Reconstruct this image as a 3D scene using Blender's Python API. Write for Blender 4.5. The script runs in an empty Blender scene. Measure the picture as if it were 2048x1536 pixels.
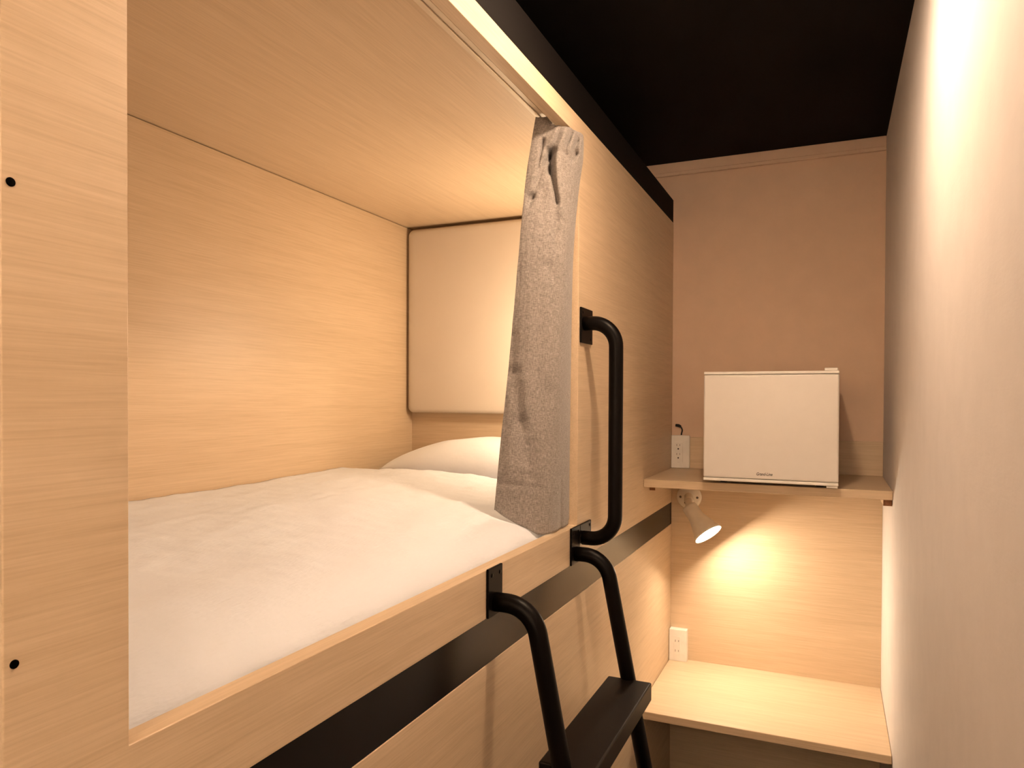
import bpy, bmesh, math, random
from mathutils import Vector, Matrix, noise

random.seed(4)
scn = bpy.context.scene
COL = scn.collection

# ------------------------------------------------------------------ measures (metres)
W = 0.7183            # corridor width (bunk front is x = 0)
D = 2.77              # end wall
ZC = 2.501            # ceiling
CAMZ = 1.6
Y_POST = 0.333        # left end of the bunk front
Y_L, Y_R = 0.4376, 1.648
Z_RAIL, Z_OPEN = 1.2981, 2.2266
Z_B0, Z_B1 = 1.2112, 2.2737     # front board of the upper bunk
Z_TOP = 2.36
Z_L1 = 1.1282                   # top of the lower bunk board
T = 0.027                       # board thickness
B = 0.9374                      # inner depth
Y_HEAD = 2.416
Z_IN = 2.257                    # inner ceiling
Z_SHELF, Y_SHELF = 1.3434, 2.315
Z_DESK, Y_DESK = 0.6175, 2.245

# ------------------------------------------------------------------ helpers
def link(o, parent=None):
    COL.objects.link(o)
    if parent is not None:
        o.parent = parent
    return o

def obj(name, bm, mat, parent=None, smooth=False, bevel=0.0, seg=2, autosm=None):
    bmesh.ops.recalc_face_normals(bm, faces=bm.faces)
    me = bpy.data.meshes.new(name)
    bm.to_mesh(me); bm.free()
    me.materials.append(mat)
    if smooth:
        for p in me.polygons: p.use_smooth = True
    o = bpy.data.objects.new(name, me)
    link(o, parent)
    if bevel > 0:
        m = o.modifiers.new('bevel', 'BEVEL')
        m.width = bevel; m.segments = seg; m.limit_method = 'ANGLE'; m.angle_limit = math.radians(40)
        for p in me.polygons: p.use_smooth = True
        m.harden_normals = True
    return o

def tag(o, label, cat, group=None, kind=None):
    if label: o['label'] = label
    if cat: o['category'] = cat
    if group: o['group'] = group
    if kind: o['kind'] = kind
    return o

def thing(name, loc, label, cat, group=None):
    o = bpy.data.objects.new(name, None)
    o.empty_display_size = 0.05
    COL.objects.link(o)
    o.location = loc
    tag(o, label, cat, group)
    return o

def part(name, bm, mat, parent, **k):
    """a part built in world coordinates, then parented without moving"""
    o = obj(name, bm, mat, None, **k)
    off = Vector(parent.location) if parent.parent is None else Vector((0, 0, 0))
    o.parent = parent
    o.matrix_parent_inverse = Matrix.Translation(-off)
    return o

def add_box(bm, x0, x1, y0, y1, z0, z1):
    vs = [bm.verts.new((x, y, z)) for x in (x0, x1) for y in (y0, y1) for z in (z0, z1)]
    for f in ((0,1,3,2),(4,6,7,5),(0,4,5,1),(2,3,7,6),(0,2,6,4),(1,5,7,3)):
        bm.faces.new([vs[i] for i in f])
    return bm

def box(*a):
    return add_box(bmesh.new(), *a)

def frame_of(d):
    d = Vector(d).normalized()
    a = Vector((0, 0, 1)) if abs(d.z) < 0.9 else Vector((1, 0, 0))
    u = d.cross(a).normalized(); v = u.cross(d).normalized()
    return u, v, d

def add_tube(bm, pts, r, n=20, cap=True):
    pts = [Vector(p) for p in pts]
    rings = []; u = None
    for i, p in enumerate(pts):
        d = (pts[min(i+1, len(pts)-1)] - pts[max(i-1, 0)]).normalized()
        if u is None:
            u, v, _ = frame_of(d)
        else:
            u = (u - d*u.dot(d)).normalized(); v = u.cross(d)
        rr = r[i] if isinstance(r, (list, tuple)) else r
        rings.append([bm.verts.new(p + (u*math.cos(2*math.pi*k/n) + v*math.sin(2*math.pi*k/n))*rr) for k in range(n)])
    for a, b in zip(rings, rings[1:]):
        for k in range(n):
            bm.faces.new((a[k], a[(k+1) % n], b[(k+1) % n], b[k]))
    if cap:
        bm.faces.new(rings[0]); bm.faces.new(list(reversed(rings[-1])))
    return bm

def add_lathe(bm, org, axis, prof, n=40, close=False):
    """prof: list of (distance along axis, radius)"""
    u, v, d = frame_of(axis); org = Vector(org)
    rings = []
    for h, r in prof:
        if r < 1e-6:
            rings.append([bm.verts.new(org + d*h)])
        else:
            rings.append([bm.verts.new(org + d*h + (u*math.cos(2*math.pi*k/n) + v*math.sin(2*math.pi*k/n))*r) for k in range(n)])
    for a, b in zip(rings, rings[1:]):
        for k in range(n):
            if len(a) == 1 and len(b) == 1: continue
            if len(a) == 1: bm.faces.new((a[0], b[(k+1) % n], b[k]))
            elif len(b) == 1: bm.faces.new((a[k], a[(k+1) % n], b[0]))
            else: bm.faces.new((a[k], a[(k+1) % n], b[(k+1) % n], b[k]))
    return bm

def fillet(pts, rad, n=10):
    """round the corners of a polyline"""
    pts = [Vector(p) for p in pts]
    out = [pts[0]]
    for i in range(1, len(pts)-1):
        a, p, b = pts[i-1], pts[i], pts[i+1]
        r = rad[i-1] if isinstance(rad, (list, tuple)) else rad
        da, db = (a-p).normalized(), (b-p).normalized()
        ang = da.angle(db); t = r/math.tan(ang/2)
        c = p + (da+db).normalized()*(r/math.sin(ang/2))
        s, e = p+da*t - c, p+db*t - c
        tot = s.angle(e); ax = s.cross(e).normalized()
        for k in range(n+1):
            out.append(c + Matrix.Rotation(tot*k/n, 3, ax) @ s)
    out.append(pts[-1])
    return out

def cr(p0, p1, p2, p3, t):
    return 0.5*((2*p1) + (-p0+p2)*t + (2*p0-5*p1+4*p2-p3)*t*t + (-p0+3*p1-3*p2+p3)*t**3)

def spline(pts, m):
    """Catmull-Rom through pts, m samples"""
    n = len(pts)-1; out = []
    for i in range(m):
        s = i/(m-1)*n; k = min(int(s), n-1); t = s-k
        g = lambda j: pts[max(0, min(n, j))]
        out.append(cr(g(k-1), g(k), g(k+1), g(k+2), t))
    return out

# ------------------------------------------------------------------ materials
def base_mat(name, rough=0.5, spec=0.5):
    m = bpy.data.materials.new(name); m.use_nodes = True
    nt = m.node_tree; b = nt.nodes['Principled BSDF']
    b.inputs['Roughness'].default_value = rough
    b.inputs['Specular IOR Level'].default_value = spec
    return m, nt, b

def coords(nt, scale):
    t = nt.nodes.new('ShaderNodeTexCoord'); mp = nt.nodes.new('ShaderNodeMapping')
    mp.inputs['Scale'].default_value = scale
    nt.links.new(t.outputs['Object'], mp.inputs['Vector'])
    return mp.outputs['Vector']

def tex_noise(nt, vec, sc, detail=3.0, rough=0.55):
    n = nt.nodes.new('ShaderNodeTexNoise')
    n.inputs['Scale'].default_value = sc; n.inputs['Detail'].default_value = detail
    n.inputs['Roughness'].default_value = rough
    nt.links.new(vec, n.inputs['Vector'])
    return n.outputs['Fac']

def ramp(nt, fac, stops):
    r = nt.nodes.new('ShaderNodeValToRGB')
    e = r.color_ramp.elements
    while len(e) > len(stops): e.remove(e[-1])
    while len(e) < len(stops): e.new(0.5)
    for el, (p, c) in zip(e, stops):
        el.position = p; el.color = (c[0], c[1], c[2], 1)
    nt.links.new(fac, r.inputs['Fac'])
    return r.outputs['Color']

def bump(nt, b, h, strength, dist=0.001, prev=None):
    n = nt.nodes.new('ShaderNodeBump')
    n.inputs['Strength'].default_value = strength; n.inputs['Distance'].default_value = dist
    nt.links.new(h, n.inputs['Height'])
    if prev is not None: nt.links.new(prev, n.inputs['Normal'])
    nt.links.new(n.outputs['Normal'], b.inputs['Normal'])
    return n.outputs['Normal']

def mixrgb(nt, a, c, fac, mode='MIX'):
    n = nt.nodes.new('ShaderNodeMix'); n.data_type = 'RGBA'; n.blend_type = mode
    if isinstance(fac, float): n.inputs[0].default_value = fac
    else: nt.links.new(fac, n.inputs[0])
    nt.links.new(a, n.inputs[6]); nt.links.new(c, n.inputs[7])
    return n.outputs[2]

WOOD_D, WOOD_M, WOOD_L = (0.53, 0.395, 0.255), (0.62, 0.475, 0.32), (0.69, 0.54, 0.38)
def wood(name, grain, tint=1.0, rough=0.42, contrast=1.0):
    """pale straight-grained laminate, grain along 'x', 'y' or 'z'"""
    m, nt, b = base_mat(name, rough, 0.4)
    i = 'xyz'.index(grain)
    s1 = [55.0]*3; s1[i] = 1.6
    s2 = [330.0]*3; s2[i] = 8.0
    n1 = tex_noise(nt, coords(nt, s1), 1.0, 4.0, 0.6)
    n2 = tex_noise(nt, coords(nt, s2), 1.0, 3.0, 0.6)
    n3 = tex_noise(nt, coords(nt, (3, 3, 3)), 1.0, 2.0)
    mul = lambda c, k: tuple(v*k*tint for v in c)
    lerp = lambda a, c, t: tuple(x+(y-x)*t for x, y in zip(a, c))
    dk = lerp(WOOD_M, WOOD_D, contrast); lt = lerp(WOOD_M, WOOD_L, contrast)
    c1 = ramp(nt, n1, [(0.30, mul(dk, 1)), (0.5, mul(WOOD_M, 1)), (0.72, mul(lt, 1))])
    c2 = ramp(nt, n2, [(0.32, mul(dk, 0.97)), (0.56, mul(WOOD_M, 1.02)), (0.75, mul(lt, 1))])
    c = mixrgb(nt, c1, c2, 0.55)
    nt.links.new(c, b.inputs['Base Color'])
    bump(nt, b, n2, 0.12, 0.0008)
    return m

M_WOOD_Y = wood('pale wood, grain along the bunk', 'y', contrast=1.0)
M_WOOD_X = wood('pale wood, grain across the corridor', 'x')
M_WOOD_IN = wood('pale wood, inner boards', 'y', contrast=0.8)
M_WOOD_Z = wood('pale wood edge band', 'z', tint=1.04)
M_CLEAT = None

def plain(name, col, rough=0.5, spec=0.5, metal=0.0, var=0.04, sc=30, ior=1.5):
    m, nt, b = base_mat(name, rough, spec)
    n = tex_noise(nt, coords(nt, (1, 1, 1)), sc, 3.0)
    c = ramp(nt, n, [(0.3, tuple(v*(1-var) for v in col)), (0.7, tuple(min(1, v*(1+var)) for v in col))])
    nt.links.new(c, b.inputs['Base Color'])
    b.inputs['Metallic'].default_value = metal
    b.inputs['IOR'].default_value = ior
    return m

M_BLACK_STRIP = plain('black satin strip', (0.003, 0.0016, 0.001), 0.26, 0.5, ior=1.30)
M_CEIL = plain('matt black ceiling', (0.0035, 0.0022, 0.0018), 0.8, 0.12, sc=8)
M_STEEL = plain('black powder-coated steel', (0.0028, 0.0018, 0.0014), 0.40, 0.5, sc=400, var=0.2, ior=1.19)
M_TREAD = plain('black stained tread', (0.0055, 0.0032, 0.0020), 0.45, 0.5, sc=60, var=0.2, ior=1.25)
M_CLEAT = plain('reddish end grain', (0.27, 0.115, 0.05), 0.6, 0.3, sc=200, var=0.15)
M_WHITE_PL = plain('white plastic', (0.80, 0.77, 0.72), 0.35, 0.5)
M_SLOT = plain('dark socket slots', (0.03, 0.018, 0.012), 0.6)
M_FRIDGE = plain('white enamel', (0.715, 0.675, 0.63), 0.28, 0.5, var=0.01)
M_INK = plain('dark badge ink', (0.02, 0.015, 0.012), 0.4)
M_RUBBER = plain('black rubber', (0.006, 0.006, 0.006), 0.6)
M_LAMP = plain('cream enamel', (0.74, 0.69, 0.60), 0.38, 0.5)
M_SCREW = plain('steel screw', (0.14, 0.11, 0.085), 0.35, 0.5, metal=0.8)
M_HOLE = plain('black screw cap', (0.001, 0.0008, 0.0008), 0.7, 0.5, ior=1.1)
M_FLOOR = plain('dark floor', (0.02, 0.016, 0.013), 0.55, sc=12, var=0.2)
M_RAIL = plain('beige curtain track', (0.72, 0.60, 0.45), 0.35, 0.5)
M_CUSH = plain('cream leatherette', (0.64, 0.565, 0.475), 0.55, 0.35, sc=6, var=0.015)

def wallpaper(name, col, rough=0.75):
    m, nt, b = base_mat(name, rough, 0.25)
    v1 = coords(nt, (1, 1, 1))
    n1 = tex_noise(nt, v1, 90, 5, 0.6); n2 = tex_noise(nt, v1, 14, 3)
    v3 = coords(nt, (30, 30, 160)); n3 = tex_noise(nt, v3, 1.0, 3)
    c = ramp(nt, n2, [(0.3, tuple(v*0.97 for v in col)), (0.7, tuple(v*1.02 for v in col))])
    nt.links.new(c, b.inputs['Base Color'])
    p = bump(nt, b, n1, 0.12, 0.002)
    bump(nt, b, n3, 0.10, 0.002, p)
    return m
M_WALL = wallpaper('cream textured wallpaper', (0.70, 0.665, 0.655))
M_WALL_N = wallpaper('white wallpaper', (0.80, 0.77, 0.73))
M_WALL_B = wallpaper('greige textured wallpaper', (0.68, 0.495, 0.365))

def linen():
    m, nt, b = base_mat('grey linen weave', 0.9, 0.15)
    v = coords(nt, (1, 1, 1))
    h = tex_noise(nt, coords(nt, (900, 900, 110)), 1.0, 2.0)
    w = tex_noise(nt, coords(nt, (130, 130, 900)), 1.0, 2.0)
    mm = nt.nodes.new('ShaderNodeMath'); mm.operation = 'ADD'
    nt.links.new(h, mm.inputs[0]); nt.links.new(w, mm.inputs[1])
    hf = nt.nodes.new('ShaderNodeMath'); hf.operation = 'MULTIPLY'; hf.inputs[1].default_value = 0.5
    nt.links.new(mm.outputs[0], hf.inputs[0])
    c = ramp(nt, hf.outputs[0], [(0.34, (0.125, 0.108, 0.098)), (0.5, (0.235, 0.21, 0.195)), (0.66, (0.37, 0.335, 0.31))])
    nt.links.new(c, b.inputs['Base Color'])
    b.inputs['Sheen Weight'].default_value = 0.25
    bump(nt, b, hf.outputs[0], 0.35, 0.0008)
    return m
M_LINEN = linen()

def cotton(name, col, ripple):
    m, nt, b = base_mat(name, 0.9, 0.15)
    n0 = tex_noise(nt, coords(nt, (1, 1, 1)), 9, 4)
    c = ramp(nt, n0, [(0.3, tuple(v*0.985 for v in col)), (0.7, col)])
    nt.links.new(c, b.inputs['Base Color'])
    n1 = tex_noise(nt, coords(nt, (1, 1, 1)), 7, 4, 0.6)
    p = bump(nt, b, n1, 0.35, 0.012)
    if ripple:
        n2 = tex_noise(nt, coords(nt, (330, 46, 60)), 1.0, 2)
        bump(nt, b, n2, 0.45, 0.0020, p)
    b.inputs['Sheen Weight'].default_value = 0.1
    return m
M_DUVET = cotton('white rippled cotton', (0.73, 0.765, 0.835), True)
M_PILLOW = cotton('white cotton', (0.745, 0.76, 0.80), False)

LAMP_COL = (1.0, 0.71, 0.475)
def emitter(name, strength, col=None):
    m = bpy.data.materials.new(name); m.use_nodes = True
    nt = m.node_tree; nt.nodes.clear()
    e = nt.nodes.new('ShaderNodeEmission'); o = nt.nodes.new('ShaderNodeOutputMaterial')
    e.inputs['Color'].default_value = (*(col or LAMP_COL), 1); e.inputs['Strength'].default_value = strength
    nt.links.new(e.outputs[0], o.inputs[0])
    return m
M_BULB = emitter('lit warm bulb face', 152.0)
M_FILL_BULB = emitter('lit warm bulb face, entrance', 1350.0)  # bulb of the added fill spotlight behind the camera
M_BULB2 = emitter('lit warm bulb face, desk', 66.0, (1.0, .80, .58))

# ------------------------------------------------------------------ setting
YN = -1.1
def struct(name, bm, mat, **k):
    o = obj(name, bm, mat, **k); o['kind'] = 'structure'; return o
struct('floor', box(-1.05, W+.08, YN-.1, D+.08, -.06, 0), M_FLOOR)
struct('ceiling', box(-1.05, W+.08, YN-.1, D+.08, ZC, ZC+.06), M_CEIL)
struct('wall_right', box(W, W+.08, YN, D+.08, 0, ZC), M_WALL)
struct('wall_back', box(-1.05, W, D, D+.08, 0, ZC), M_WALL_B)
struct('wall_near', box(-1.05, W, YN-.1, YN, 0, ZC), M_WALL_N)
struct('wall_left', box(-1.05, -1.0, YN, D, 0, ZC), M_CEIL)
# moulding along the top of the end wall, with a small lip
bm = box(-1.0, W, D-.006, D, 2.458, ZC)
add_box(bm, -1.0, W, D-.014, D, 2.450, 2.464)
struct('trim_1', bm, M_WALL_B, bevel=.003)
struct('bounce_blocker', box(-.9, W-.001, YN+.0005, YN+.02, 0.001, 1.25), M_FLOOR)  # unseen dark panel added to cut light bouncing in under the desk
# black reveal post at the left end of the bunk
struct('trim_2', box(-.06, -.004, Y_POST-.09, Y_POST-.002, 0, Z_TOP), M_BLACK_STRIP)

# ------------------------------------------------------------------ upper bunk
bunk = thing('capsule_bunk', (-.5, 1.5, Z_L1+.083), 'upper wooden sleeping capsule with an open front and a white bed inside', 'bunk bed', 'stacked sleeping capsules')
def front_board():
    bm = bmesh.new()
    ys = [Y_POST, Y_L, Y_R, D-.0003]; zs = [Z_B0, Z_RAIL, Z_OPEN, Z_B1]
    vf = [[bm.verts.new((0, y, z)) for z in zs] for y in ys]
    vb = [[bm.verts.new((-T, y, z)) for z in zs] for y in ys]
    for i in range(3):
        for j in range(3):
            if (i, j) == (1, 1): continue
            bm.faces.new((vf[i][j], vf[i+1][j], vf[i+1][j+1], vf[i][j+1]))
            bm.faces.new((vb[i][j], vb[i][j+1], vb[i+1][j+1], vb[i+1][j]))
    def side(a, b):
        bm.faces.new((vf[a[0]][a[1]], vf[b[0]][b[1]], vb[b[0]][b[1]], vb[a[0]][a[1]]))
    for k in range(3):
        side((k, 0), (k+1, 0)); side((k, 3), (k+1, 3)); side((0, k), (0, k+1)); side((3, k), (3, k+1))
    side((1, 1), (2, 1)); side((1, 2), (2, 2)); side((1, 1), (1, 2)); side((2, 1), (2, 2))
    return bm
fb = part('front_panel', front_board(), M_WOOD_Y, bunk, bevel=.0012)
for z, y in ((1.759, .339), (1.401, .340)):
    bm = bmesh.new()
    add_lathe(bm, (-.001, y+.001, z), (1, 0, 0), [(0, .0034), (.0016, .0034), (.002, .0028), (.0012, 0)], 20)
    part('screw_cap', bm, M_HOLE, fb, smooth=True)
part('back_panel', box(-B-.018, -B, Y_POST+.02, Y_HEAD+.018, Z_B0, Z_IN-.0026), M_WOOD_IN, bunk)
part('ceiling_panel', box(-B-.018, -T-.0005, Y_POST+.02, D-.0005, Z_IN, Z_B1-.0005), M_WOOD_IN, bunk)
part('head_panel', box(-B, -T-.0005, Y_HEAD, Y_HEAD+.018, Z_B0+.018, Z_IN-.0003), M_WOOD_X, bunk)
part('foot_panel', box(-B, -T-.0005, Y_POST+.02, Y_POST+.038, Z_B0+.018, Z_IN-.0003), M_WOOD_X, bunk)
part('bed_base', box(-B, -T-.0005, Y_POST+.02, Y_HEAD+.018, Z_B0, Z_B0+.018), M_WOOD_IN, bunk)
part('black_top_strip', box(-.97, -.001, Y_POST, D-.0005, Z_B1+.0003, Z_TOP), M_CEIL, bunk, bevel=.001)
# curtain track under the inner ceiling
bm = box(-.072, -.046, Y_L+.01, 2.36, Z_IN-.010, Z_IN-.0003)
add_box(bm, -.0575, -.0605, Y_L+.01, 2.36, Z_IN-.013, Z_IN-.010)
part('curtain_track', bm, M_RAIL, bunk, bevel=.0015)
# padded head cushion fixed to the head wall
def rounded_rect(x0, x1, z0, z1, r, n=8):
    out = []
    for cx, cz, a0 in ((x1-r, z1-r, 0), (x0+r, z1-r, 90), (x0+r, z0+r, 180), (x1-r, z0+r, 270)):
        for k in range(n+1):
            a = math.radians(a0 + 90*k/n)
            out.append((cx + r*math.cos(a), cz + r*math.sin(a)))
    return out
def pad(x0, x1, z0, z1, yf, yb, r=.022):
    bm = bmesh.new(); rings = []
    for ins, y in ((0, yb), (0, yf+.014), (.0018, yf+.0075), (.006, yf+.0028), (.014, yf+.0006), (.03, yf-.0004)):
        rings.append([bm.verts.new((x, y, z)) for x, z in rounded_rect(x0+ins, x1-ins, z0+ins, z1-ins, max(r-ins*.3, .006))])
    n = len(rings[0])
    for a, b in zip(rings, rings[1:]):
        for k in range(n): bm.faces.new((a[k], a[(k+1) % n], b[(k+1) % n], b[k]))
    bm.faces.new(rings[-1]); bm.faces.new(list(reversed(rings[0])))
    return bm
part('head_cushion', pad(-.9285, -.035, 1.5485, 2.2435, 2.365, Y_HEAD-.0003), M_CUSH, bunk, smooth=True)['label'] = 'cream padded head cushion'

# ------------------------------------------------------------------ lower bunk
low = thing('capsule_bunk', (-.5, 1.5, 0), 'lower closed wooden capsule under the black strip, behind the ladder', 'bunk bed', 'stacked sleeping capsules')
part('front_panel', box(-T, 0, Y_POST, D-.0005, .10, Z_L1), M_WOOD_Y, low, bevel=.0012)
part('black_top_strip', box(-.97, -.0012, Y_POST, D-.0005, Z_L1+.0003, Z_B0-.0003), M_BLACK_STRIP, low)
part('plinth', box(-.97, -.03, Y_POST, D-.0005, 0.0, .0997), M_BLACK_STRIP, low)
part('end_panel', box(-.97, -T-.0005, Y_POST+.002, Y_POST+.02, .10, Z_L1), M_WOOD_X, low)

# ------------------------------------------------------------------ bedding
def bed_z(x, y):
    """top of the duvet"""
    d = -T - x                         # distance from the rail
    z = 1.292 + .055*(1-math.exp(-max(d, 0)/.05)) + .016*min(1, d/.5)
    e = (d-.80)/.11
    # dips in front of the curtain corner, plumper towards the head
    z += .009*math.exp(-((y-1.95)/.28)**2)*min(1, max(0, d-.22)/.3)
    z -= .008*math.exp(-((y-1.72)/.30)**2)*math.exp(-(d/.20)**2)
    v = Vector((x*3.2, y*2.3, 0.3))
    z += .010*noise.noise(v) + .005*noise.noise(v*2.7 + Vector((3, 1, 0)))
    z += .0030*noise.noise(Vector((x*30, y*10, 1.7))) + .0018*noise.noise(Vector((x*22+y*30, y*14-x*18, 4.1)))
    return z

bm = bmesh.new()
mat_ = bmesh.new()
add_box(mat_, -B+.006, -T-.006, Y_POST+.045, Y_HEAD-.006, Z_B0+.0182, 1.285)
tag(obj('mattress', mat_, M_PILLOW, bevel=.02, seg=4), 'white mattress under the duvet on the upper bunk', 'mattress')
NX, NY = 70, 150
x0, x1, y0, y1 = -B+.004, -T-.002, Y_POST+.05, 2.055
top = []; bot = []
for i in range(NX+1):
    rt = []; rb = []
    for j in range(NY+1):
        x = x0+(x1-x0)*i/NX
        hd = .045*noise.noise(Vector((x*4, 7.7, 0))) - .05*max(0, (x+.35))
        y = y0+(y1+hd-y0)*j/NY
        fr = .007*noise.noise(Vector((y*9, 2.2, 0))) + .004*noise.noise(Vector((y*31, 5.2, 0)))
        if i > NX-5: x -= abs(fr)*(1-(NX-i)/5)
        z = bed_z(x, y)
        # rounded rims
        h = min(1, (NY-j)/7.0); z -= .055*(1-math.sqrt(max(0, 1-(1-h)**2)))
        h = min(1, (NX-i)/2.5); z -= .010*(1-math.sqrt(max(0, 1-(1-h)**2)))
        rt.append(bm.verts.new((x, y, max(z, 1.289)))); rb.append(bm.verts.new((x, y, 1.2865)))
    top.append(rt); bot.append(rb)
for i in range(NX):
    for j in range(NY):
        bm.faces.new((top[i][j], top[i+1][j], top[i+1][j+1], top[i][j+1]))
        bm.faces.new((bot[i][j], bot[i][j+1], bot[i+1][j+1], bot[i+1][j]))
for i in range(NX):
    bm.faces.new((top[i][0], bot[i][0], bot[i+1][0], top[i+1][0])); bm.faces.new((top[i][NY], top[i+1][NY], bot[i+1][NY], bot[i][NY]))
for j in range(NY):
    bm.faces.new((top[0][j], top[0][j+1], bot[0][j+1], bot[0][j])); bm.faces.new((top[NX][j], bot[NX][j], bot[NX][j+1], top[NX][j+1]))
tag(obj('duvet', bm, M_DUVET, smooth=True), 'white rippled duvet spread over the bed in the upper bunk', 'bedding')

# pillow: a plump cushion with pinched corners
def pillow(cx, cy, cz, lx, ly, h):
    bm = bmesh.new(); N = 40; g = {}
    for s in (1, -1):
        for i in range(N+1):
            for j in range(N+1):
                u, v = i/N*2-1, j/N*2-1
                rim = i in (0, N) or j in (0, N)
                if s < 0 and rim: g[s, i, j] = g[1, i, j]; continue
                k = max(0, (1-abs(u)**2.0)**1.15*(1-abs(v)**2.6)**.9)**.62
                px = u*lx*(1-.06*v*v*(abs(u))); py = v*ly*(1-.08*u*u*abs(v))
                w = .006*noise.noise(Vector((px*9, py*9, s)))*k
                z = s*h*k + w
                z += .012*v
                if s < 0: z = max(z, -.0845)
                g[s, i, j] = bm.verts.new((cx+px, cy+py, cz+z))
    for s in (1, -1):
        for i in range(N):
            for j in range(N):
                bm.faces.new((g[s, i, j], g[s, i+1, j], g[s, i+1, j+1], g[s, i, j+1]))
    return bm
tag(obj('pillow', pillow(-.505, 2.228, 1.3715, .375, .172, .097), M_PILLOW, smooth=True), 'white pillow at the head of the bed below the cream cushion', 'pillow')

# ------------------------------------------------------------------ curtain
LAT = Vector((.936, .352, 0)); TOCAM = Vector((.352, -.936, 0))
CREASES = [  # (w0, z0, w1, z1, width, depth): folds pressed into the cloth, w runs 0..1 from the free edge to the jamb
    (.58, 2.235, .38, 2.165, .0042, .013), (.77, 2.216, .66, 2.180, .0042, .022), (.89, 2.203, .79, 2.172, .0040, .016), (.86, 2.172, .80, 2.150, .0060, .020),
    (.39, 2.162, .42, 2.118, .0090, .042), (.38, 2.163, .29, 2.130, .0050, .020), (.42, 2.130, .62, 2.045, .0075, .026),
    (.22, 2.188, .20, 2.120, .0042, .014), (.14, 2.055, .11, 2.035, .0085, .016), (.30, 2.14, .16, 2.05, .006, .008),
    (.62, 2.165, .74, 2.150, .006, .008), (.62, 2.05, .66, 1.94, .010, .009),
    (.55, 1.90, .70, 1.86, .012, .005), (.10, 1.66, .30, 1.53, .014, .009), (.28, 1.55, .46, 1.425, .014, .008), (.02, 1.74, .10, 1.66, .012, .004),
    (.03, 1.415, .62, 1.405, .007, .004), (.885, 1.28, .875, 1.42, .0035, .012), (.66, 1.62, .74, 1.46, .016, .004)]
RIDGES = [(.50, 2.222, .34, 2.172, .0085, -.014), (.66, 2.222, .52, 2.168, .0085, -.016), (.82, 2.215, .72, 2.165, .0070, -.014), (.95, 2.205, .90, 2.150, .0070, -.010),
    (.24, 2.15, .08, 2.06, .014, -.009), (.52, 2.15, .70, 2.02, .014, -.011), (.32, 2.07, .42, 1.98, .012, .004),
    (.28, 1.64, .42, 1.52, .016, -.005), (.20, 1.45, .62, 1.44, .014, -.003)]
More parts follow.
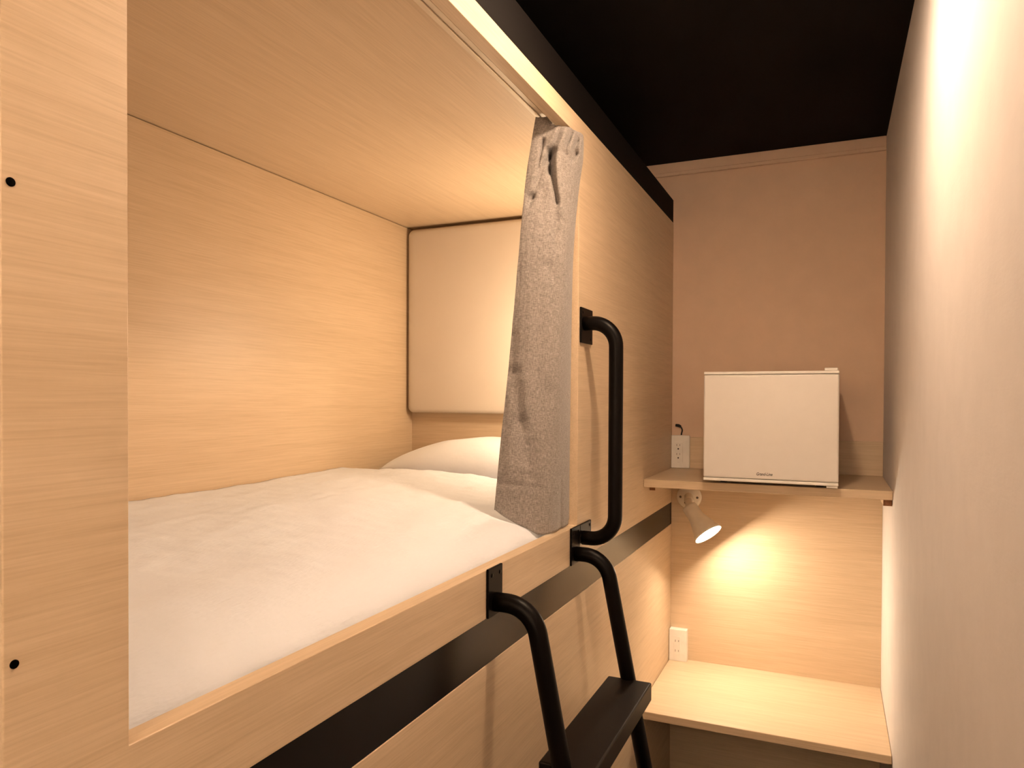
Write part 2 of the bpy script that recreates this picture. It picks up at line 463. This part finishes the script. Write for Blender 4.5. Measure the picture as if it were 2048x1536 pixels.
def curtain_mesh():
    lv = [   # height: free edge, then round the front fold to the jamb and back behind it
     (2.246, [(-.066,1.535),(-.036,1.545),(-.006,1.566),( .008,1.596),( .012,1.628),(-.020,1.6455),(-.060,1.644)]),
     (2.215, [(-.069,1.528),(-.040,1.538),(-.008,1.560),( .009,1.592),( .0155,1.630),(-.020,1.6455),(-.060,1.644)]),
     (2.165, [(-.073,1.518),(-.044,1.528),(-.012,1.552),( .008,1.586),( .0145,1.631),(-.020,1.6455),(-.060,1.644)]),
     (2.110, [(-.077,1.508),(-.048,1.518),(-.016,1.542),( .005,1.578),( .006,1.632),(-.022,1.6455),(-.060,1.644)]),
     (2.020, [(-.081,1.494),(-.054,1.502),(-.024,1.526),( .001,1.568),(-.005,1.636),(-.026,1.6455),(-.060,1.644)]),
     (1.900, [(-.089,1.487),(-.062,1.492),(-.030,1.514),(-.003,1.556),(-.0125,1.638),(-.030,1.6455),(-.060,1.644)]),
     (1.700, [(-.105,1.481),(-.078,1.482),(-.044,1.500),(-.008,1.542),(-.0155,1.638),(-.032,1.6455),(-.060,1.644)]),
     (1.500, [(-.119,1.464),(-.092,1.464),(-.056,1.480),(-.012,1.522),(-.0175,1.637),(-.034,1.6455),(-.060,1.644)]),
     (1.300, [(-.132,1.449),(-.102,1.450),(-.064,1.466),(-.018,1.502),(-.0185,1.634),(-.034,1.6455),(-.060,1.644)]),
    ]
    nS, nZ = 190, 210
    rows = [spline([Vector((x, y, z)) for x, y in pts], nS) for z, pts in lv]
    bm = bmesh.new(); grid = [[] for _ in range(nZ)]
    iR = int(4/6*(nS-1))
    cols = [spline([r[i] for r in rows], 60) for i in range(nS)]
    def at_z(colp, z):
        if z >= colp[0].z: p = colp[0].copy(); p.z = z; return p
        for a, b in zip(colp, colp[1:]):
            if b.z <= z <= a.z:
                return a.lerp(b, (a.z-z)/max(1e-6, a.z-b.z))
        p = colp[-1].copy(); p.z = z; return p
    def segd(q, a, b):
        ab = b-a; t = max(0, min(1, (q-a).dot(ab)/ab.length_squared)); return (q-(a+ab*t)).length, t
    for i in range(nS):
        s = i/(nS-1)
        px = rows[-1][i].x
        zb = 1.3022 + (.052*max(0, min(1, (-px-.035)/.095)) if i < iR else .010)
        if .45 < s < .66: zb -= .0005
        xt = rows[0][i].x
        ztop = 2.2225 + .021*max(0, min(1, (-.020-xt)/.022)) - .002*abs(math.sin(s*22))
        for k in range(nZ):
            z = ztop + (zb-ztop)*k/(nZ-1)
            p = at_z(cols[i], z)
            l0 = at_z(cols[0], z).dot(LAT); l1 = at_z(cols[iR], z).dot(LAT)
            w = (p.dot(LAT)-l0)/(l1-l0)
            if i <= iR:
                q = Vector((w*.115, z, 0)); dd = 0
                for w0, z0, w1, z1, wd, dp in CREASES + RIDGES:
                    d, t = segd(q, Vector((w0*.115, z0, 0)), Vector((w1*.115, z1, 0)))
                    wt = wd*(1-.4*t)
                    if d < wt*2.6: dd += dp*(1-.55*t)*math.exp(-(d/wt)**2)
                fade = min(1, (iR-i)/8)
                if z > 2.20: fade *= max(.35, 1-(z-2.20)/.03)
                p -= TOCAM*dd*fade
            nq = Vector((s*9, z*6, 0))
            amp = .0018 + .0025*math.exp(-((z-1.42)/.10)**2) + .002*math.exp(-((z-2.14)/.07)**2)
            p += TOCAM*(amp*noise.noise(nq) + .0010*noise.noise(nq*3.1))*min(1, (nS-1-i)/20)
            # stay clear of the rail, the board and the jamb
            p.y = min(p.y, Y_R-.0016)
            if p.z > Z_OPEN-.002 and p.x > -T-.003: p.z = min(p.z, Z_OPEN-.0015)
            grid[k].append(bm.verts.new(p))
    for k in range(nZ-1):
        for i in range(nS-1):
            bm.faces.new((grid[k][i], grid[k][i+1], grid[k+1][i+1], grid[k+1][i]))
    return bm, grid
cur = thing('curtain', (-.05, 1.56, 1.30), 'grey linen curtain bunched at the right side of the bunk opening', 'curtain')
bm, grid = curtain_mesh()
o = part('fabric', bm, M_LINEN, cur, smooth=True)
sm = o.modifiers.new('thick', 'SOLIDIFY'); sm.thickness = .0016; sm.offset = 0
# runners in the track
for y in (1.541, 1.575, 1.61):
    bm = bmesh.new()
    add_tube(bm, fillet([(-.059, y, 2.254), (-.059, y, 2.240), (-.066, y-.004, 2.2405), (-.066, y-.004, 2.232)], .002, 5), .0016, 8)
    part('hook', bm, M_SCREW, cur, smooth=True)

# ------------------------------------------------------------------ ladder
R_T = .0172
lad = thing('ladder', (.15, 1.4, 0), 'black tubular steel ladder hooked onto the bed rail', 'ladder')
def plate(y0, y1, z0, z1, parent, screws):
    p = part('mounting_plate', box(0.0002, .0052, y0, y1, z0, z1), M_STEEL, parent, bevel=.0014, seg=3)
    for (y, z) in screws:
        bm = bmesh.new(); add_lathe(bm, (.005, y, z), (1, 0, 0), [(0, .0042), (.0012, .0036), (.0016, 0)], 14)
        part('screw', bm, M_STEEL, p, smooth=True)
    return p
LY, RY = 1.178, 1.625
for y, (a, b) in ((LY, (1.147, 1.2065)), (RY, (1.5935, 1.6545))):
    plate(a, b, 1.2115, 1.2995, lad, [(a+.014, 1.286), (b-.012, 1.286)])
    bm = bmesh.new()
    pts = [(.004, y, 1.234), (.076, y, 1.234), (.092, y, 1.15), (.3225, y, 0.0)]
    pts = [(.004, y, 1.235), (.0775, y, 1.235), (.325, y, 0.001)]
    add_tube(bm, fillet(pts, .062, 14), R_T, 28)
    part('side_rail', bm, M_STEEL, lad, smooth=True)
def rail_x(z): return .0775 + (1.235-z)*.2475/1.234
TREADS = []
def tread(zt):
    xc = rail_x(zt-.02)
    bm = box(xc-.050, xc+.052, LY+.004, RY-.004, zt-.042, zt)
    return part('tread', bm, M_TREAD, lad, bevel=.004, seg=3)
tread(.960); tread(.655); tread(.350)

# ------------------------------------------------------------------ grab handle
hd = thing('grab_handle', (.04, 1.68, 1.215), 'black D-shaped grab handle on the front board above the ladder', 'handle')
HY = 1.6790
plate(1.6565, 1.745, 1.738, 1.8235, hd, [(1.669, 1.812), (1.731, 1.750)])
plate(1.6565, 1.742, 1.2535, 1.2990, hd, [(1.730, 1.288)])
bm = bmesh.new()
add_tube(bm, fillet([(.004, HY, 1.785), (.0845, HY, 1.785), (.0845, HY, 1.264), (.004, HY, 1.264)], .058, 14), R_T, 28)
part('grip', bm, M_STEEL, hd, smooth=True)

# ------------------------------------------------------------------ shelf and desk
def board(x0, x1, y0, y1, z0, z1): return box(x0, x1, y0, y1, z0, z1)
sh = thing('wall_shelf', (W/2, 2.55, 1.318), 'wooden wall shelf holding the white fridge', 'shelf')
part('shelf_board', board(.0006, W-.0006, Y_SHELF, D-.0006, 1.3175, Z_SHELF), M_WOOD_X, sh, bevel=.0022, seg=3)
part('upstand', box(.0006, W-.0006, D-.010, D-.0004, Z_SHELF+.0002, 1.461), M_WOOD_X, sh, bevel=.001)
for x0, x1, ya in ((.0006, .020, 2.40), (W-.024, W-.0006, 2.338)):
    c = part('cleat', box(x0, x1, ya, D-.011, 1.2975, 1.3172), M_WOOD_Y, sh, bevel=.001)
    part('end_grain', box(x0+.0006, x1-.0006, ya-.0012, ya+.001, 1.2985, 1.3165), M_CLEAT, c)

dk = thing('desk', (W/2, 2.5, .59), 'pale wooden desk board under the lit spotlight', 'desk')
part('desk_board', board(.0006, W-.0006, Y_DESK, D-.0006, .5925, Z_DESK), M_WOOD_X, dk, bevel=.0025, seg=3)
for x0, x1 in ((.0006, .024), (W-.024, W-.0006)):
    part('cleat', box(x0, x1, Y_DESK+.06, D-.02, .565, .5922), M_WOOD_Y, dk)
tag(obj('wall_panel', box(.0004, W-.0004, D-.006, D-.0002, Z_DESK+.0003, 1.3172), M_WOOD_X), 'pale wooden panel on the end wall between desk and shelf', 'panel', 'wooden end wall panels')
tag(obj('wall_panel', box(.0004, W-.0004, D-.006, D-.0002, .0, .5920), M_WOOD_X), 'shadowed wooden panel on the end wall beneath the desk board', 'panel', 'wooden end wall panels')

# ------------------------------------------------------------------ mini fridge
FX0, FX1, FY, FZ0, FZ1 = .1955, .5760, 2.272, 1.3545, 1.6870
fr = thing('mini_fridge', ((FX0+FX1)/2, 2.46, Z_SHELF), 'small white refrigerator standing on the wooden wall shelf', 'refrigerator')
part('cabinet', box(FX0+.002, FX1-.002, FY+.047, 2.665, FZ0+.002, FZ1-.001), M_FRIDGE, fr, bevel=.006, seg=3)
part('door_seal', box(FX0+.010, FX1-.010, FY+.038, FY+.0472, FZ0+.010, FZ1-.010), M_RUBBER, fr)
door = part('door', box(FX0, FX1, FY, FY+.038, FZ0+.0097, FZ1-.0092), M_FRIDGE, fr, bevel=.0055, seg=4)
part('door_cap', box(FX0, FX1, FY-.0006, FY+.039, FZ1-.0085, FZ1+.0005), M_WHITE_PL, door, bevel=.0028, seg=3)
part('door_cap', box(FX0, FX1, FY-.0006, FY+.039, FZ0, FZ0+.009), M_WHITE_PL, door, bevel=.0028, seg=3)
bm = box(FX1-.040, FX1-.004, FY+.012, FY+.075, FZ1+.0006, FZ1+.0090)
part('hinge_cover', bm, M_WHITE_PL, fr, bevel=.0025, seg=3)
bm = box(FX1-.032, FX1-.002, FY+.004, FY+.06, FZ0-.0065, FZ0-.0002)
part('hinge_bracket', bm, M_WHITE_PL, fr, bevel=.0015)
for x in (FX0+.05, FX1-.05):
    for y in (2.36, 2.62):
        bm = bmesh.new(); add_lathe(bm, (x, y, Z_SHELF+.0002), (0, 0, 1), [(0, 0), (0, .011), (FZ0-Z_SHELF+.0015, .013), (FZ0-Z_SHELF+.0015, 0)], 16)
        part('foot', bm, M_RUBBER, fr)
# badge lettering
def lettering(txt, size, mat, loc, rot, name, parent, depth=.0004, shear=.25, sx=1.0):
    cu = bpy.data.curves.new(name, 'FONT'); cu.body = txt; cu.size = size; cu.extrude = depth
    cu.align_x = 'CENTER'; cu.shear = shear; cu.offset = size*.012
    t = bpy.data.objects.new(name, cu); COL.objects.link(t)
    dg = bpy.context.evaluated_depsgraph_get()
    me = bpy.data.meshes.new_from_object(t.evaluated_get(dg))
    bpy.data.objects.remove(t); bpy.data.curves.remove(cu)
    me.transform(Matrix.Translation(loc) @ rot @ Matrix.Diagonal((sx, 1, 1, 1)))
    bm = bmesh.new(); bm.from_mesh(me); bpy.data.meshes.remove(me)
    return part(name, bm, mat, parent)
lettering('Grand-Line', .0125, M_INK, Vector((.374, FY-.0003, 1.3765)), Matrix.Rotation(math.radians(90), 4, 'X'), 'badge_lettering', door, sx=.80)

# ------------------------------------------------------------------ sockets
def socket_upper():
    t = thing('power_outlet', (.033, D-.010, Z_SHELF), 'white double power outlet on the shelf left of the fridge', 'power outlet', 'white power outlets')
    y = D-.0104
    part('cover_plate', box(-.0+.0012, .0700, y-.011, y, Z_SHELF+.0006, 1.4680), M_WHITE_PL, t, bevel=.0025, seg=3)
    ins = part('socket_insert', box(.019, .0445, y-.0122, y-.0105, 1.366, 1.437), M_WHITE_PL, t, bevel=.0006)
    for zz in (1.431, 1.397):
        part('slot', box(.0218, .0232, y-.0124, y-.0120, zz-.0035, zz+.0035), M_SLOT, ins)
        part('slot', box(.0330, .0344, y-.0124, y-.0120, zz-.0030, zz+.0030), M_SLOT, ins)
    for zz in (1.4165, 1.3825):
        bm = bmesh.new(); add_lathe(bm, (.0280, y-.0120, zz), (0, -1, 0), [(0, .0029), (.0004, .0029), (.0004, 0)], 18)
        part('ground_hole', bm, M_SLOT, ins)
    part('release_slot', box(.0235, .0335, y-.0113, y-.0109, 1.3668-.0010, 1.3668+.0006), M_SLOT, t)
    return t
socket_upper()
def socket_lower():
    t = thing('power_outlet', (.033, D-.02, Z_DESK), 'white surface-mounted power outlet on the desk corner below the spotlight', 'power outlet', 'white power outlets')
    y1 = D-.0062; y0 = D-.036
    part('mounting_box', box(.0022, .0670, y0+.004, y1, Z_DESK+.0004, .7360), M_WHITE_PL, t, bevel=.002, seg=3)
    part('cover_plate', box(.0015, .0675, y0-.002, y0+.0042, Z_DESK+.0003, .7365), M_WHITE_PL, t, bevel=.002, seg=3)
    ins = part('socket_insert', box(.0190, .0440, y0-.0030, y0-.0015, .640, .711), M_WHITE_PL, t, bevel=.0005)
    for zz in (.694, .657):
        part('slot', box(.0245, .0260, y0-.0033, y0-.0028, zz-.0042, zz+.0042), M_SLOT, ins)
        part('slot', box(.0365, .0380, y0-.0033, y0-.0028, zz-.0036, zz+.0036), M_SLOT, ins)
    return t
socket_lower()
# short black cord rising behind the upper outlet into the corner
bm = bmesh.new()
pts = [(.036, D-.006, 1.463), (.037, D-.008, 1.474), (.040, D-.010, 1.486), (.036, D-.009, 1.497), (.028, D-.006, 1.503)]
add_tube(bm, spline([Vector(p) for p in pts], 30), .0026, 10)
cd = part('power_cord', bm, M_RUBBER, fr, smooth=True)
cd['label'] = 'black cord'
bm = bmesh.new(); add_tube(bm, [(.034, D-.009, 1.500), (.026, D-.008, 1.5035), (.015, D-.006, 1.505)], [.0048, .0058, .0052], 14)
part('plug', bm, M_RUBBER, cd, smooth=True)

# ------------------------------------------------------------------ spotlights
def spotlight(base, bn, joint, c, n, label, bulb, R=.053, group='cream spotlights', globe=False):
    """base: centre of the mount on its wall, bn: wall normal, joint: pivot, c: centre of the opening, n: aim"""
    n = Vector(n).normalized(); bn = Vector(bn); c = Vector(c); base = Vector(base)
    t = thing('spotlight', base, label, 'lamp', group)
    bm = bmesh.new()
    add_lathe(bm, base+bn*.0002, bn, [(0, 0), (0, .046), (.006, .046), (.010, .043), (.013, .036), (.0145, .02), (.0145, 0)], 44)
    mp = part('mount_plate', bm, M_LAMP, t, smooth=True)
    u, v, _ = frame_of(bn)
    if abs(u.z) > abs(v.z): u = v
    for s in (-1, 1):
        bm = bmesh.new(); add_lathe(bm, base + u*s*.031 + Vector((0, 0, -.001)) + bn*.0125, bn, [(0, .0048), (.0015, .0044), (.0022, .002), (.0012, 0)], 16)
        part('screw', bm, M_SCREW, mp, smooth=True)
    L = .125; q = R/.053
    back = c - n*L
    j = Vector(joint)
    bm = bmesh.new()
    add_tube(bm, spline([base+bn*.010, base.lerp(j, .5)+bn*.006, j], 10), [.017, .0165, .016, .016, .015, .015, .015, .015, .015, .015], 20)
    add_tube(bm, spline([j, j.lerp(back, .6), back+n*.02], 8), .0135, 18)
    bmesh.ops.create_uvsphere(bm, u_segments=20, v_segments=12, radius=.019, matrix=Matrix.Translation(j))
    part('arm', bm, M_LAMP, t, smooth=True)
    bm = bmesh.new()
    side = bn.cross(n).normalized()
    if side.x > 0: side = -side
    side = (side + (-n)*.0 + Vector((0, -1, 0))*.6).normalized()
    add_lathe(bm, j + side*.0175, side, [(0, .006), (.002, .0055), (.003, .002), (.002, 0)], 14)
    part('pivot_screw', bm, M_SCREW, t, smooth=True)
    bm = bmesh.new()
    add_lathe(bm, back, n, [(0, 0), (0, .020), (.003, .0255), (.010, .0275), (.052, .0285), (.056, .0300), (.072, .0345*q), (.100, .0445*q), (.118, R-.002), (.125, R),
                            (.125, R-.002), (.118, R-.004), (.10, .042*q), (.072, .032*q), (.06, .020), (.06, 0)], 48)
    part('shade', bm, M_LAMP, t, smooth=True)
    bm = bmesh.new()
    if globe:      # round lamp standing a little proud of the shade
        rr = .034*R/.053
        add_lathe(bm, c, n, [(-.062, .013), (-.050, .015)] + [(-.016*R/.053 - rr*math.cos(a), rr*math.sin(a)) for a in [math.radians(30+150*k/16) for k in range(16)]] + [(-.016*R/.053+rr, 0)], 40)
    else:
        add_lathe(bm, c, n, [(-.030, .020), (-.012, R-.009), (-.006, R-.0065), (-.0035, R-.010), (-.002, R*.5), (-.0018, 0)], 48)
    part('bulb', bm, bulb, t, smooth=True)
    return t
spotlight((.068, D-.006, 1.2365), (0, -1, 0), (.076, D-.055, 1.228), (.163, 2.605, 1.127), (.61, -.30, -.735),
          'cream spotlight, switched on, fixed under the wall shelf', M_BULB2)
spotlight((.385, 1.335, ZC), (0, 0, -1), (.385, 1.335, ZC-.036), (.39, 1.27, 2.436), (-.03, -.20, -.98),
          'cream spotlight, switched on, fixed to the black ceiling above the ladder', M_BULB, R=.070, globe=True)
spotlight((.36, -.40, ZC), (0, 0, -1), (.36, -.40, ZC-.045), (.36, -.53, 2.41), (.0, -.90, -.43),  # added fill lamp behind the camera, washes the near wall for soft bounce
          'cream fill spotlight, switched on, added out of view on the black ceiling near the entrance wall', M_FILL_BULB, globe=True)

# reading light inside the bunk, behind the curtain
l = bpy.data.lights.new('reading_light', 'POINT'); l.energy = 2.75; l.color = (1.0, .78, .54); l.shadow_soft_size = .04
lo = bpy.data.objects.new('reading_light', l); lo.location = (-.20, 2.10, 1.80); COL.objects.link(lo)

# ------------------------------------------------------------------ world, camera, view
wd = bpy.data.worlds.new('world'); scn.world = wd; wd.use_nodes = True
wd.node_tree.nodes['Background'].inputs[0].default_value = (1, .8, .6, 1)
wd.node_tree.nodes['Background'].inputs[1].default_value = .02

cam = bpy.data.cameras.new('camera'); co = bpy.data.objects.new('camera', cam); COL.objects.link(co)
yaw, pit, rol = .4164, -.013, .0042
F, SX, SY = 1445.8925, -.21, 49.83
fw = Vector((-math.sin(yaw)*math.cos(pit), math.cos(yaw)*math.cos(pit), math.sin(pit)))
rt = Vector((math.cos(yaw), math.sin(yaw), 0)); up = rt.cross(fw)
# image axes after roll
r2 = rt*math.cos(rol) + up*math.sin(rol); u2 = -rt*math.sin(rol) + up*math.cos(rol)
mw = Matrix((r2, u2, -fw)).transposed().to_4x4(); mw.translation = (.5559, 0, CAMZ)
co.matrix_world = mw
cam.sensor_fit = 'HORIZONTAL'; cam.sensor_width = 36.0; cam.lens = F/2048*36.0
cam.shift_x = -SX/2048; cam.shift_y = SY/2048
cam.clip_start = .02; cam.clip_end = 50
scn.camera = co
vs = scn.view_settings
vs.view_transform = 'Standard'; vs.look = 'None'; vs.exposure = 1.96; vs.gamma = 1.0; vs.use_curve_mapping = False
